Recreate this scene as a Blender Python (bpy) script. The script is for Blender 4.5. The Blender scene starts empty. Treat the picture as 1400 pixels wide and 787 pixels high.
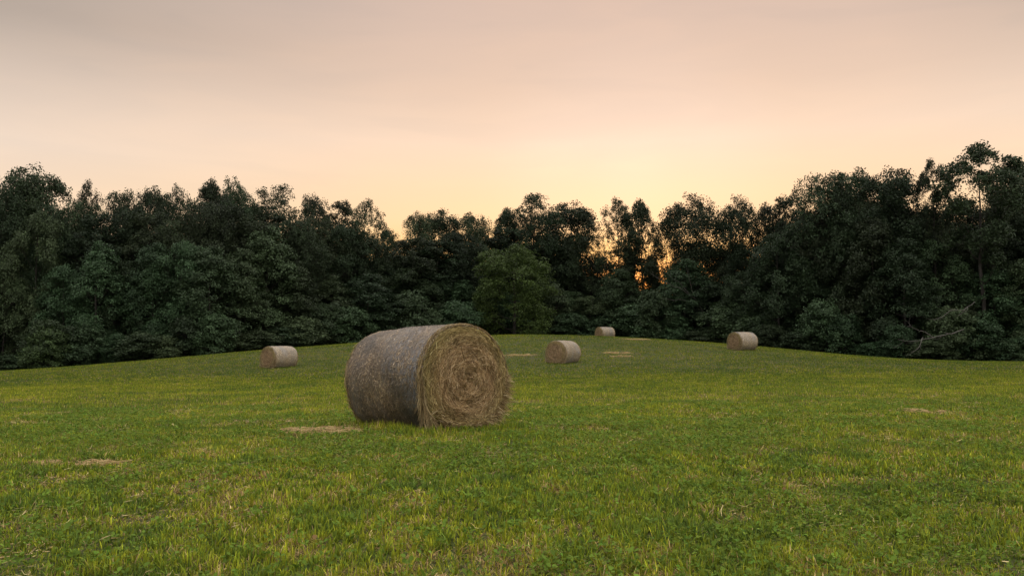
import bpy, math
import numpy as np
from mathutils import Vector, Matrix
R = math.radians
S = bpy.context.scene
C = S.collection

# ------------------------------------------------------------------ camera
F, CX, CY, YH, CAMZ = 1089.0, 700.0, 393.5, 474.0, 1.0     # focal length, centre and horizon of the 1400 px wide photo
PITCH = math.atan((YH - CY) / F)
cd = bpy.data.cameras.new('camera'); cam = bpy.data.objects.new('camera', cd); C.objects.link(cam)
cam.location = (0, 0, CAMZ); cam.rotation_euler = (R(90) + PITCH, 0, 0)
cd.sensor_width = 36; cd.lens = 36 * F / 1400; cd.clip_start = .05; cd.clip_end = 6000
S.camera = cam

# ------------------------------------------------------------------ sky and sun
SUN_AZ, SUN_EL = math.atan((868 - CX) / F), R(3.0)
w = bpy.data.worlds.new('World'); S.world = w; w.use_nodes = True
nt = w.node_tree; N = nt.nodes; L = nt.links; N.clear()
def nd(t, **k):
    n = N.new(t)
    for a, b in k.items(): setattr(n, a, b)
    return n
def mth(op, a, b=None, clamp=False):
    n = nd('ShaderNodeMath', operation=op); n.use_clamp = clamp
    for i, v in enumerate((a, b)):
        if v is None: continue
        if isinstance(v, (int, float)): n.inputs[i].default_value = v
        else: L.new(v, n.inputs[i])
    return n.outputs[0]
def ramp(fac, stops, interp='EASE'):
    n = nd('ShaderNodeValToRGB'); n.color_ramp.interpolation = interp
    e = n.color_ramp.elements
    while len(e) < len(stops): e.new(.5)
    for q, (p, c) in zip(e, stops): q.position = p; q.color = (*c, 1)
    L.new(fac, n.inputs[0]); return n.outputs[0]
def mixc(fac, a, b, blend='MIX'):
    n = nd('ShaderNodeMix', data_type='RGBA', blend_type=blend)
    for i, v in ((0, fac), (6, a), (7, b)):
        if isinstance(v, (int, float)): n.inputs[i].default_value = v
        elif isinstance(v, tuple): n.inputs[i].default_value = (*v, 1)
        else: L.new(v, n.inputs[i])
    return n.outputs[2]
tc = nd('ShaderNodeTexCoord')
dirv = nd('ShaderNodeVectorMath', operation='NORMALIZE'); L.new(tc.outputs['Generated'], dirv.inputs[0])
sep = nd('ShaderNodeSeparateXYZ'); L.new(dirv.outputs[0], sep.inputs[0])
el = mth('MULTIPLY', mth('ARCSINE', sep.outputs[2]), 2 / math.pi, True)           # 0 horizon .. 1 zenith
# colours by elevation (1 = 90 degrees), away from the sunset and towards it
HI = [(.42, (1.55, 1.44, 1.36)), (1.0, (1.85, 1.78, 1.74))]  # upper sky out of view, brightness added as fill for the field
base = ramp(el, [(.03, (.88, .50, .26)), (.08, (.90, .62, .42)), (.138, (.80, .61, .50)), (.181, (.62, .475, .395)), (.225, (.42, .32, .265)), (.30, (.40, .33, .29))] + HI, 'LINEAR')
glow = ramp(el, [(.0, (1.0, .22, .02)), (.05, (.95, .22, .02)), (.075, (.95, .50, .17)), (.10, (.91, .57, .32)), (.125, (.90, .585, .37)), (.16, (.86, .60, .45)), (.20, (.75, .51, .385)), (.275, (.64, .44, .355))] + HI, 'LINEAR')
sd = Vector((math.sin(SUN_AZ) * math.cos(R(11.5)), math.cos(SUN_AZ) * math.cos(R(11.5)), math.sin(R(11.5))))
dp = nd('ShaderNodeVectorMath', operation='DOT_PRODUCT'); L.new(dirv.outputs[0], dp.inputs[0]); dp.inputs[1].default_value = sd
ang = mth('MULTIPLY', mth('ARCCOSINE', dp.outputs['Value']), 1 / math.pi)          # 0 at the sun .. 1 behind the camera
wide = ramp(ang, [(0, (1, 1, 1)), (.10, (.85, .85, .85)), (.15, (.5, .5, .5)), (.23, (.0, .0, .0))], 'LINEAR')
# thin veils of cloud, long and flat
mp = nd('ShaderNodeMapping'); L.new(dirv.outputs[0], mp.inputs[0]); mp.inputs['Scale'].default_value = (2.6, 2.2, 15); mp.inputs['Rotation'].default_value = (0, R(20), R(15))
nz = nd('ShaderNodeTexNoise'); L.new(mp.outputs[0], nz.inputs[0]); nz.inputs['Scale'].default_value = 1.5; nz.inputs['Detail'].default_value = 6; nz.inputs['Distortion'].default_value = .6
cl = ramp(nz.outputs[0], [(.3, (.955, .965, .98)), (.5, (1, 1, 1)), (.72, (1.045, 1.03, 1.01))])
c = mixc(wide, base, glow)
spot = ramp(ang, [(0, (.05, .055, .07)), (.025, (.03, .035, .045)), (.07, (0, 0, 0))])
c = mixc(1.0, c, spot, 'ADD')
c = mixc(1.0, c, cl, 'MULTIPLY')
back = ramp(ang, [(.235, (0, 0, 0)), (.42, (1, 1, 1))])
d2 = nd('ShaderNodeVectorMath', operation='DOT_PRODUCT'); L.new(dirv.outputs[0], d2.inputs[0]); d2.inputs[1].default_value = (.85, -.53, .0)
side_ = ramp(mth('ADD', mth('MULTIPLY', d2.outputs['Value'], .5), .5), [(.25, (.20, .23, .29)), (.60, (.70, .72, .78)), (.95, (1.45, 1.38, 1.34))])  # unseen sky behind, shaped brighter right and darker left to light the bale's face
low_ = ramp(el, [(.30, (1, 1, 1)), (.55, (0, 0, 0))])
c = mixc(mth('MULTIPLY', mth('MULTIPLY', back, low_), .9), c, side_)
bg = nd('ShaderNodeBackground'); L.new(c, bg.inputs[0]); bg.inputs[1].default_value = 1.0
sky = nd('ShaderNodeTexSky', sky_type='NISHITA'); sky.sun_disc = False; sky.sun_elevation = SUN_EL; sky.sun_rotation = SUN_AZ
sky.air_density = 1.3; sky.dust_density = .4
bg2 = nd('ShaderNodeBackground'); L.new(sky.outputs[0], bg2.inputs[0]); bg2.inputs[1].default_value = .05
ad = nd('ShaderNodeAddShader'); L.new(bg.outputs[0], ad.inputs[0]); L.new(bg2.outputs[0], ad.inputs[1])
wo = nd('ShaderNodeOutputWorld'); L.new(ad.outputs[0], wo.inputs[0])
ld = bpy.data.lights.new('sun', 'SUN'); ld.energy = .6; ld.angle = R(12); ld.color = (1, .72, .42)
sun = bpy.data.objects.new('sun', ld); C.objects.link(sun)
sun.rotation_euler = (R(90) - R(9), 0, -SUN_AZ + R(180))
S.view_settings.view_transform = 'Standard'; S.view_settings.look = 'None'; S.view_settings.gamma = 1
S.view_settings.exposure = 0; S.view_settings.use_curve_mapping = False
cy = S.cycles; cy.max_bounces = 5; cy.diffuse_bounces = 3; cy.glossy_bounces = 2; cy.transmission_bounces = 3; cy.use_denoising = True
cy.sample_clamp_indirect = 4

# ------------------------------------------------------------------ helpers
def ray(px, py, Y):
    x, z = (px - CX) / F, -(py - CY) / F
    d = (x, math.cos(PITCH) - z * math.sin(PITCH), math.sin(PITCH) + z * math.cos(PITCH))
    t = Y / d[1]
    return d[0] * t, Y, CAMZ + d[2] * t
def mesh(name, V, faces_n, idx, col=None, mat=None, smooth=False, normals=None):
    """V (n,3); faces_n: corner count per face (array or int); idx: flat corner index array; col: per-vertex rgb"""
    V = np.asarray(V, np.float32); idx = np.asarray(idx, np.int32).ravel()
    nf = len(idx) // faces_n if np.isscalar(faces_n) else len(faces_n)
    cnt = np.full(nf, faces_n, np.int32) if np.isscalar(faces_n) else np.asarray(faces_n, np.int32)
    st = np.concatenate(([0], np.cumsum(cnt)[:-1])).astype(np.int32)
    m = bpy.data.meshes.new(name)
    m.vertices.add(len(V)); m.vertices.foreach_set('co', V.ravel())
    m.loops.add(len(idx)); m.loops.foreach_set('vertex_index', idx)
    m.polygons.add(nf); m.polygons.foreach_set('loop_start', st)
    if smooth: m.polygons.foreach_set('use_smooth', np.ones(nf, bool))
    m.update(calc_edges=True)
    if col is not None:
        a = m.color_attributes.new('tint', 'FLOAT_COLOR', 'POINT')
        a.data.foreach_set('color', np.c_[np.asarray(col, np.float32), np.ones(len(V), np.float32)].astype(np.float32).ravel())
    if mat: m.materials.append(mat)
    return m
def link(name, m, parent=None):
    o = bpy.data.objects.new(name, m); C.objects.link(o)
    if parent: o.parent = parent
    return o
def empty(name, loc, label, cat, group=None, rz=0):
    o = link(name, None); o.empty_display_size = .2; o.location = loc; o.rotation_euler = (0, 0, rz)
    o['label'] = label; o['category'] = cat
    if group: o['group'] = group
    return o
def vnoise(x, y, seed=0):
    """smooth value noise, 0..1"""
    xi = np.floor(x).astype(np.int64); yi = np.floor(y).astype(np.int64); fx = x - xi; fy = y - yi
    fx = fx * fx * (3 - 2 * fx); fy = fy * fy * (3 - 2 * fy)
    def h(a, b):
        n = (a * 374761393 + b * 668265263 + seed * 1442695041) & 0xffffffff
        n = ((n ^ (n >> 13)) * 1274126177) & 0xffffffff
        return ((n ^ (n >> 16)) & 0xffff) / 65535.
    return (h(xi, yi) * (1 - fx) + h(xi + 1, yi) * fx) * (1 - fy) + (h(xi, yi + 1) * (1 - fx) + h(xi + 1, yi + 1) * fx) * fy
def fbm(x, y, seed=0, o=3):
    s = 0; a = .5; t = 0
    for k in range(o): s = s + a * vnoise(x * 2 ** k, y * 2 ** k, seed + k * 7); t += a; a *= .55
    return s / t

# ------------------------------------------------------------------ terrain height: a thin-plate spline through surveyed points
CP = [(-6, 0, 0), (6, 0, 0), (0, 4, 0), (-6, 9, -.03), (6, 9, 0), (-.52, 9.3, .0), (-1.6, 10.6, -.07), (-3, 3, 0), (3, 3, 0), (-25, 0, -.4), (25, 0, -.2)]
for px, py, Y in ((381, 503.5, 45), (769, 497, 45), (1013, 478.5, 56), (826, 464, 83), (0, 508.5, 62), (200, 492, 62), (350, 479, 66), (490, 468.5, 70),
                  (600, 462, 74), (700, 458.5, 76), (826, 459.5, 75), (900, 464, 73), (1000, 471, 68), (1100, 480, 64), (1200, 489, 62), (1300, 494, 62),
                  (1400, 495, 62), (-350, 520, 58), (1750, 503, 58), (700, 466, 100), (826, 468, 100), (0, 513, 80), (350, 488, 85), (1200, 494, 82), (1400, 500, 82)):
    CP.append(ray(px, py, Y))
CP = np.array(CP)
def _U(r2): return r2 * np.log(r2 + 1e-9)
_n = len(CP); _K = _U(((CP[:, None, :2] - CP[None, :, :2]) ** 2).sum(-1)) + np.eye(_n) * 4.0
_P = np.c_[np.ones(_n), CP[:, :2]]
_A = np.zeros((_n + 3, _n + 3)); _A[:_n, :_n] = _K; _A[:_n, _n:] = _P; _A[_n:, :_n] = _P.T
_W = np.linalg.solve(_A, np.r_[CP[:, 2], 0, 0, 0])
def ground(x, y, rough=True):
    x = np.atleast_1d(np.asarray(x, float)); y = np.atleast_1d(np.asarray(y, float))
    xc = np.clip(x, -62, 62); yc = np.clip(y, -3, 105)
    z = _W[_n] + _W[_n + 1] * xc + _W[_n + 2] * yc
    for k in range(_n): z = z + _W[k] * _U((xc - CP[k, 0]) ** 2 + (yc - CP[k, 1]) ** 2)
    if rough: z = z + (fbm(x * .9, y * .9, 3) - .5) * .05 + (vnoise(x * .13, y * .13, 9) - .5) * .12
    return z
def gz(x, y): return float(ground(x, y)[0])

# ------------------------------------------------------------------ materials
def material(name): 
    m = bpy.data.materials.new(name); m.use_nodes = True
    return m, m.node_tree.nodes, m.node_tree.links, m.node_tree.nodes['Principled BSDF']
def leafy(name, gain=(1, 1, 1), trans=.3, rough=.6, varied=.25, spec=.25):
    """colour comes from the per-leaf tint; whole plants differ a little from one another; leaves let some light through"""
    m, n, l, b = material(name)
    at = n.new('ShaderNodeVertexColor'); at.layer_name = 'tint'
    oi = n.new('ShaderNodeObjectInfo')
    hs = n.new('ShaderNodeHueSaturation'); l.new(at.outputs[0], hs.inputs['Color'])
    mr = n.new('ShaderNodeMapRange'); l.new(oi.outputs['Random'], mr.inputs[0]); mr.inputs[3].default_value = 1 - varied; mr.inputs[4].default_value = 1 + varied
    l.new(mr.outputs[0], hs.inputs['Value'])
    mh = n.new('ShaderNodeMapRange'); mu = n.new('ShaderNodeMath'); mu.operation = 'FRACT'; mm = n.new('ShaderNodeMath'); mm.operation = 'MULTIPLY'; mm.inputs[1].default_value = 7.31
    l.new(oi.outputs['Random'], mm.inputs[0]); l.new(mm.outputs[0], mu.inputs[0]); l.new(mu.outputs[0], mh.inputs[0])
    mh.inputs[3].default_value = .5 - .09 * varied; mh.inputs[4].default_value = .5 + .035 * varied; l.new(mh.outputs[0], hs.inputs['Hue'])
    mx = n.new('ShaderNodeMix'); mx.data_type = 'RGBA'; mx.blend_type = 'MULTIPLY'; mx.inputs[0].default_value = 1; l.new(hs.outputs[0], mx.inputs[6]); mx.inputs[7].default_value = (*gain, 1)
    l.new(mx.outputs[2], b.inputs['Base Color']); b.inputs['Roughness'].default_value = rough; b.inputs['Specular IOR Level'].default_value = spec
    if trans:
        tr = n.new('ShaderNodeBsdfTranslucent'); l.new(mx.outputs[2], tr.inputs[0]); ms = n.new('ShaderNodeMixShader'); ms.inputs[0].default_value = trans
        l.new(b.outputs[0], ms.inputs[1]); l.new(tr.outputs[0], ms.inputs[2]); l.new(ms.outputs[0], n['Material Output'].inputs[0])
    return m
M_GRASS = leafy('meadow_grass', (1.32, 1.17, 1.0), .35, .7, 0, .12)
M_LEAF = leafy('tree_leaves', (.70, .72, .76), .10, .6, .42, .2)
M_LEAF2 = leafy('pale_tree_leaves', (1.05, .98, .82), .25, .6, .05, .2)
M_HAY = leafy('dry_hay', (1.22, 1.22, 1.10), .12, .7, .0, .25)

def noise_mat(name, cols, scale, detail=8, rough=.9, bump=.3, stretch=(1, 1, 1), spec=.2):
    m, n, l, b = material(name)
    t = n.new('ShaderNodeTexCoord'); mp = n.new('ShaderNodeMapping'); mp.inputs['Scale'].default_value = stretch; l.new(t.outputs['Object'], mp.inputs[0])
    z = n.new('ShaderNodeTexNoise'); z.inputs['Scale'].default_value = scale; z.inputs['Detail'].default_value = detail; l.new(mp.outputs[0], z.inputs[0])
    r = n.new('ShaderNodeValToRGB'); e = r.color_ramp.elements
    while len(e) < len(cols): e.new(.5)
    for q, (p, c_) in zip(e, cols): q.position = p; q.color = (*c_, 1)
    l.new(z.outputs[0], r.inputs[0]); l.new(r.outputs[0], b.inputs['Base Color'])
    bp = n.new('ShaderNodeBump'); bp.inputs['Strength'].default_value = bump; l.new(z.outputs[0], bp.inputs['Height']); l.new(bp.outputs[0], b.inputs['Normal'])
    b.inputs['Roughness'].default_value = rough; b.inputs['Specular IOR Level'].default_value = spec
    return m
M_BARK = noise_mat('bark', [(.3, (.022, .018, .015)), (.7, (.065, .058, .05))], 6, stretch=(1, 1, .2))
M_DEAD = noise_mat('bleached_wood', [(.3, (.06, .055, .05)), (.7, (.16, .145, .13))], 9, stretch=(1, 1, .3))
M_FLOOR = noise_mat('forest_floor', [(.35, (.02, .02, .012)), (.7, (.06, .05, .03))], 3)

# ground sheet material: thatch, soil and short growth seen between the blades
m, n, l, b = material('meadow_ground'); M_GROUND = m
t = n.new('ShaderNodeTexCoord')
def nz_(scale, det=6, stretch=None):
    z = n.new('ShaderNodeTexNoise'); z.inputs['Scale'].default_value = scale; z.inputs['Detail'].default_value = det
    if stretch:
        mp = n.new('ShaderNodeMapping'); mp.inputs['Scale'].default_value = stretch; l.new(t.outputs['Object'], mp.inputs[0]); l.new(mp.outputs[0], z.inputs[0])
    else: l.new(t.outputs['Object'], z.inputs[0])
    return z.outputs[0]
def rp(f, stops):
    r = n.new('ShaderNodeValToRGB'); e = r.color_ramp.elements
    while len(e) < len(stops): e.new(.5)
    for q, (p, c_) in zip(e, stops): q.position = p; q.color = (*c_, 1)
    l.new(f, r.inputs[0]); return r.outputs[0]
def mx_(f, a, b_):
    q = n.new('ShaderNodeMix'); q.data_type = 'RGBA'
    for i, v in ((0, f), (6, a), (7, b_)):
        if isinstance(v, (int, float)): q.inputs[i].default_value = v
        else: l.new(v, q.inputs[i])
    return q.outputs[2]
fine = rp(nz_(38, 8), [(.32, (.025, .028, .010)), (.5, (.055, .070, .018)), (.68, (.10, .11, .035))])
dry = rp(nz_(55, 8), [(.35, (.04, .032, .018)), (.65, (.16, .13, .075))])
patch = rp(nz_(1.3, 5), [(.50, (0, 0, 0)), (.66, (.75, .75, .75))])
c1 = mx_(patch, fine, dry)
l.new(c1, b.inputs['Base Color']); b.inputs['Roughness'].default_value = .9; b.inputs['Specular IOR Level'].default_value = .1
bp = n.new('ShaderNodeBump'); bp.inputs['Strength'].default_value = .5; bp.inputs['Distance'].default_value = .03; l.new(nz_(30, 8), bp.inputs['Height']); l.new(bp.outputs[0], b.inputs['Normal'])

# ------------------------------------------------------------------ ground sheet out to the horizon
def graded(a, b_, fine_step, far, growth=1.09):
    xs = list(np.arange(a, b_ + 1e-6, fine_step)); s = fine_step; lo, hi = xs[0], xs[-1]
    L_, H_ = [], []
    while lo > -far: s *= growth; lo -= s; L_.append(lo)
    s = fine_step
    while hi < far: s *= growth; hi += s; H_.append(hi)
    return np.array(L_[::-1] + xs + H_)
gx = graded(-14, 14, .25, 1800); gy = graded(1, 24, .25, 1800)
X, Y = np.meshgrid(gx, gy); Z = ground(X.ravel(), Y.ravel())
nx, ny = len(gx), len(gy)
q = (np.arange(ny - 1)[:, None] * nx + np.arange(nx - 1)[None]).ravel()
go = link('ground', mesh('ground', np.c_[X.ravel(), Y.ravel(), Z], 4, np.c_[q, q + 1, q + 1 + nx, q + nx], None, M_GROUND, True)); go['kind'] = 'structure'

# bare hay patches left lying in the field: centre px, py, depth, half sizes in m
PATCH = [(456, 590, 9.0, .50, .62), (110, 636, 6.6, .42, .14), (1256, 565, 11.6, .44, .26), (708, 477, 50, 2.0, .3), (843, 477, 52, .8, .25), (850, 488, 40, .6, .3), (868, 466, 66, 1.2, .4)]
PC = []
for px, py, Yd, a_, b_ in PATCH:
    x = (px - CX) / F * Yd; 
    for _ in range(12):                                # walk out along the sight line until it meets the field
        z = gz(x, Yd); xx, _, zz = ray(px, py, Yd); Yd = max(3, Yd * (1 + (zz - z) * .25)) if py > 480 else Yd; x = (px - CX) / F * Yd
    PC.append((x, Yd, a_, b_))
def in_patch(x, y, pad=1.0):
    d = np.full(np.shape(x), 9.)
    for (cx_, cy_, a_, b_) in PC:
        d = np.minimum(d, np.sqrt(((x - cx_) / (a_ * pad)) ** 2 + ((y - cy_) / (b_ * pad)) ** 2))
    return d

# ------------------------------------------------------------------ blades
def blades(rng, x, y, z, h, wd, col, segs, lean=.5, tipcol=1.25, flat=None):
    """narrow tapering blades as one vertex array; segs = 1 (triangle), 2 or 3"""
    k = len(x); az = rng.uniform(0, 2 * np.pi, k); ln = np.abs(rng.normal(0, lean, k))
    if flat is not None: ln = np.where(flat, rng.uniform(1.2, 3.5, k), ln)
    dx, dy = np.cos(az), np.sin(az); fa = az + np.pi / 2 + rng.normal(0, .5, k)
    wx, wy = np.cos(fa) * wd / 2, np.sin(fa) * wd / 2
    hh = h / np.sqrt(1 + ln ** 2)
    V, Cc = [], []
    lev = {1: [0, 1], 2: [0, .55, 1], 3: [0, .4, .75, 1]}[segs]
    for i, tt in enumerate(lev):
        off = ln * hh * tt ** 1.6; zz = hh * (tt - .12 * ln / 2 * tt ** 3)
        wf = [1, .9, .6, 0][i] if segs == 3 else ([1, .8, 0][i] if segs == 2 else [1, 0][i])
        cx_, cy_, cz_ = x + dx * off, y + dy * off, z + zz - .004
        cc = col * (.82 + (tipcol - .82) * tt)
        if wf: 
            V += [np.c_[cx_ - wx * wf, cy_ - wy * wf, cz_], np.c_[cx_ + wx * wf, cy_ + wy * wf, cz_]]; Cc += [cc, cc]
        else: V += [np.c_[cx_, cy_, cz_]]; Cc += [cc]
    nv = len(V); V = np.stack(V, 1).reshape(-1, 3); Cc = np.stack(Cc, 1).reshape(-1, 3)
    o = np.arange(k)[:, None] * nv
    F_ = []
    for i in range(segs - 1): F_ += [[2 * i, 2 * i + 1, 2 * i + 3], [2 * i, 2 * i + 3, 2 * i + 2]]
    F_ += [[2 * (segs - 1), 2 * (segs - 1) + 1, 2 * segs]]
    F_ = np.array(F_)
    idx = (o[:, :, None] + F_[None]).reshape(-1)
    return V, Cc, idx
GREENS = np.array([(.105, .165, .020), (.155, .205, .018), (.205, .245, .022), (.065, .115, .026), (.28, .31, .034)])
DRY = np.array([(.34, .27, .13), (.26, .20, .10), (.42, .36, .20), (.18, .13, .07)])
def tint(rng, x, y, k):
    a = fbm(x * .5, y * .35, 21); b2 = fbm(x * 3.1, y * 2.4, 33); c2 = vnoise(x * .12, y * .06, 5); e2 = fbm(x * 9, y * 7, 41, 2)
    pd = np.clip((b2 - .50) * 1.9 + (e2 - .5) * 1.1 + (a - .5) * .5 + .25, .06, .78)
    pd = np.where(y > 20, pd * .5, pd * .9)
    dp_ = in_patch(x, y, 1.5); pd = np.where(dp_ < 1.6, np.maximum(pd, .8 - .45 * dp_), pd)
    isd = rng.random(k) < pd
    u = np.clip(.42 + (a - .5) * .7 + (b2 - .5) * .9 + (e2 - .5) * .7 + rng.normal(0, .24, k) + (c2 - .5) * .15 - np.clip((y - 20) / 200, 0, .09), 0, .999) * 4
    seq = GREENS[[3, 0, 1, 2, 4]]; i = np.floor(u).astype(int); f = (u - i)[:, None]
    g = seq[i] * (1 - f) + seq[np.minimum(i + 1, 4)] * f
    g = np.where(isd[:, None], DRY[rng.integers(0, 4, k)] * .85, g) * (rng.lognormal(0, 1, k) ** np.interp(y, [0, 20, 45], [.34, .28, .15]) * np.interp(y, [0, 22, 40], [1.12, 1.04, .84]))[:, None]
    return g, isd
def wedge(rng, d0, d1, k, side=.80, power=1.0):
    """k random points of the field between two depths, thinning outwards when power < 2"""
    u = rng.random(k); y = (d0 ** power + u * (d1 ** power - d0 ** power)) ** (1 / power)
    x = rng.uniform(-side, side, k) * y + rng.uniform(-1, 1, k) * 3.6
    return x, y
BALE_C = Vector((-.52, 9.38)); BALE_AX = Vector((math.sin(.73), -math.cos(.73)))
def treeline(px):                                   # depth at which the wood begins
    return np.interp(px, [-400, 0, 200, 350, 500, 650, 760, 900, 1000, 1100, 1250, 1400, 1800], [70, 70, 71, 76, 84, 92, 96, 92, 86, 78, 71, 69, 69])
rng = np.random.default_rng(11)
VV, CCC, II, base_i = [], [], [], 0
for d0, d1, k, segs, pw, hmn, hmx, wmul in ((2.2, 7, 330000, 3, 1.5, .018, .072, .0042), (7, 15, 430000, 2, 1.2, .022, .078, .0062), (15, 34, 370000, 1, 1.0, .035, .085, .013), (34, 96, 560000, 1, 1.2, .05, .095, .038)):
    x, y = wedge(rng, d0, d1, k, .80, pw)
    if d1 > 60:
        keep = y < treeline(x / y * F + CX) + 1.5; x, y = x[keep], y[keep]
    # tufts: pull some blades towards local centres
    if d1 < 20:
        tx, ty = np.floor(x / .07) * .07 + .035, np.floor(y / .07) * .07 + .035
        j = vnoise(tx * 91.7, ty * 57.3, 2); pull = np.where(j > .45, .55, 0); x = x + (tx - x) * pull + rng.normal(0, .006, len(x)); y = y + (ty - y) * pull
    dp_ = in_patch(x, y); keep = (dp_ > 1) | (rng.random(len(x)) < .16 + .6 * (fbm(x * 6, y * 6, 90) > .55))
    # nothing grows underneath the big bale
    rx, ry = x - BALE_C.x, y - BALE_C.y; s_ = -(rx * BALE_AX.x + ry * BALE_AX.y); t_ = rx * BALE_AX.y - ry * BALE_AX.x
    keep &= ~((s_ > .05) & (s_ < 1.6) & (np.abs(t_) < .30))
    x, y = x[keep], y[keep]; k = len(x)
    z = ground(x, y); col, isd = tint(rng, x, y, k)
    hn = .5 * fbm(x * 1.4, y * 1.4, 77) + .5 * fbm(x * 7, y * 7, 78, 2); h = (hmn + (hmx - hmn) * np.clip(hn * 2.2 - .6 + rng.normal(0, .22, k), 0, 1.5))
    nb = (np.abs(s_ - .8) < 1.15) & (np.abs(t_) < .95); nb = nb[keep] if len(nb) != k else nb; h = np.where(nb, h * 1.5 + .025, h)   # taller round the bale where the mower missed
    wd = wmul * rng.uniform(.7, 1.5, k) * (1 if d1 > 60 else np.clip(y / (d0 + 1), 1, 3))
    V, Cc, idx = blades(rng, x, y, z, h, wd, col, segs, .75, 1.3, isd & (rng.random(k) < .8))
    VV.append(V); CCC.append(Cc); II.append(idx + base_i); base_i += len(V)
g = link('grass', mesh('grass', np.concatenate(VV), 3, np.concatenate(II), np.concatenate(CCC), M_GRASS))
g['kind'] = 'stuff'; g['label'] = 'short green and yellowing meadow grass covering the field'

# clover and broad weeds among the grass
def leaflets(rng, cx_, cy_, cz_, r, col, per=3, cup=.35, order=6):
    """small rounded leaflets, per of them around each stalk top"""
    k = len(cx_); az0 = rng.uniform(0, 2 * np.pi, k); V, Cc, I = [], [], []
    tilt = rng.normal(0, .35, (k, 2)); ar = np.linspace(0, 2 * np.pi, order, endpoint=False)
    bi = 0
    for p in range(per):
        a = az0 + 2 * np.pi * p / per + rng.normal(0, .15, k)
        ux, uy = np.cos(a), np.sin(a)
        P = np.zeros((k, order, 3))
        for j, q_ in enumerate(ar):
            rr = r * (1 + np.cos(q_)) * .5 + r * .08; ww = r * .48 * np.sin(q_)
            P[:, j, 0] = cx_ + ux * rr - uy * ww; P[:, j, 1] = cy_ + uy * rr + ux * ww
            P[:, j, 2] = cz_ + cup * (rr * .4) + tilt[:, 0] * (P[:, j, 0] - cx_) + tilt[:, 1] * (P[:, j, 1] - cy_) - abs(ww) * -.25
        V.append(P.reshape(-1, 3)); Cc.append(np.repeat(col * rng.uniform(.85, 1.15, (k, 1)), order, 0)); I.append(np.arange(k * order) + bi); bi += k * order
    return np.concatenate(V), np.concatenate(Cc), np.concatenate(I), order
x, y = wedge(rng, 2.3, 16, 220000, .80, 1.4)
d_ = fbm(x * 1.1, y * 1.1, 55); keep = (rng.random(len(x)) < np.clip((d_ - .47) * 6, .05, 1)) & (in_patch(x, y) > 1.1); x, y = x[keep], y[keep]
k = len(x); z = ground(x, y) + rng.uniform(.02, .062, k)
col = np.array([(.09, .17, .022)]) * rng.lognormal(0, .22, k)[:, None] * np.c_[rng.uniform(.8, 1.5, k), np.ones(k), np.ones(k)]
V, Cc, I, o_ = leaflets(rng, x, y, z, rng.uniform(.006, .013, k) * np.clip(y / 6, 1, 1.6), col)
cl_ = link('clover', mesh('clover', V, o_, I, Cc, M_GRASS)); cl_['kind'] = 'stuff'; cl_['label'] = 'dark green clover and small broad-leaved weeds growing through the grass'
# broad weeds, rosettes
x, y = wedge(rng, 2.5, 14, 3000, .80, 1.3); k = len(x); z = ground(x, y) + .02
rep = 6; x = np.repeat(x, rep) + rng.normal(0, .018, k * rep); y = np.repeat(y, rep) + rng.normal(0, .018, k * rep); z = np.repeat(z, rep) + rng.uniform(0, .05, k * rep)
col = np.array([(.10, .18, .025)]) * rng.lognormal(0, .2, len(x))[:, None]
V, Cc, I, o_ = leaflets(rng, x, y, z, rng.uniform(.010, .024, len(x)), col, 2, .9, 8)
wd_ = link('broadleaf_weeds', mesh('broadleaf_weeds', V, o_, I, Cc, M_GRASS)); wd_['kind'] = 'stuff'; wd_['label'] = 'larger dark broadleaf weed rosettes dotted through the grass'
# last year's leaves
x, y = wedge(rng, 3.2, 14, 110, .78, 1.2); k = len(x); z = ground(x, y) + rng.uniform(.025, .05, k)
col = DRY[rng.integers(0, 4, k)] * np.array([.55, .40, .30]) 
V, Cc, I, o_ = leaflets(rng, x, y, z, rng.uniform(.012, .028, k), col, 1, .9, 8)
fl_ = link('fallen_leaves', mesh('fallen_leaves', V, o_, I, Cc, M_HAY)); fl_['kind'] = 'stuff'; fl_['label'] = 'curled brown fallen leaves scattered in the grass'

# ------------------------------------------------------------------ straws (ribbons) for hay
def ribbons(P, side, wd, col):
    """P (k,s,3) centre lines, side (k,s,3) unit width directions"""
    k, s, _ = P.shape; tp = np.ones(s); tp[0] = .5; tp[-1] = .35
    hw = (wd[:, None] * .5 * tp[None])[..., None]
    V = np.stack([P - side * hw, P + side * hw], 2).reshape(-1, 3)
    base_ = (np.arange(k) * s * 2)[:, None] + (np.arange(s - 1) * 2)[None]
    I = np.stack([base_, base_ + 1, base_ + 3, base_ + 2], -1).reshape(-1)
    return V, np.repeat(col, s * 2, 0), I
def unit(v): return v / (np.linalg.norm(v, axis=-1, keepdims=True) + 1e-9)
def join(parts):
    V, Cc, I, o = [], [], [], 0
    for v, c_, i in parts: V.append(v); Cc.append(c_); I.append(i + o); o += len(v)
    return np.concatenate(V), np.concatenate(Cc), np.concatenate(I)

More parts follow.
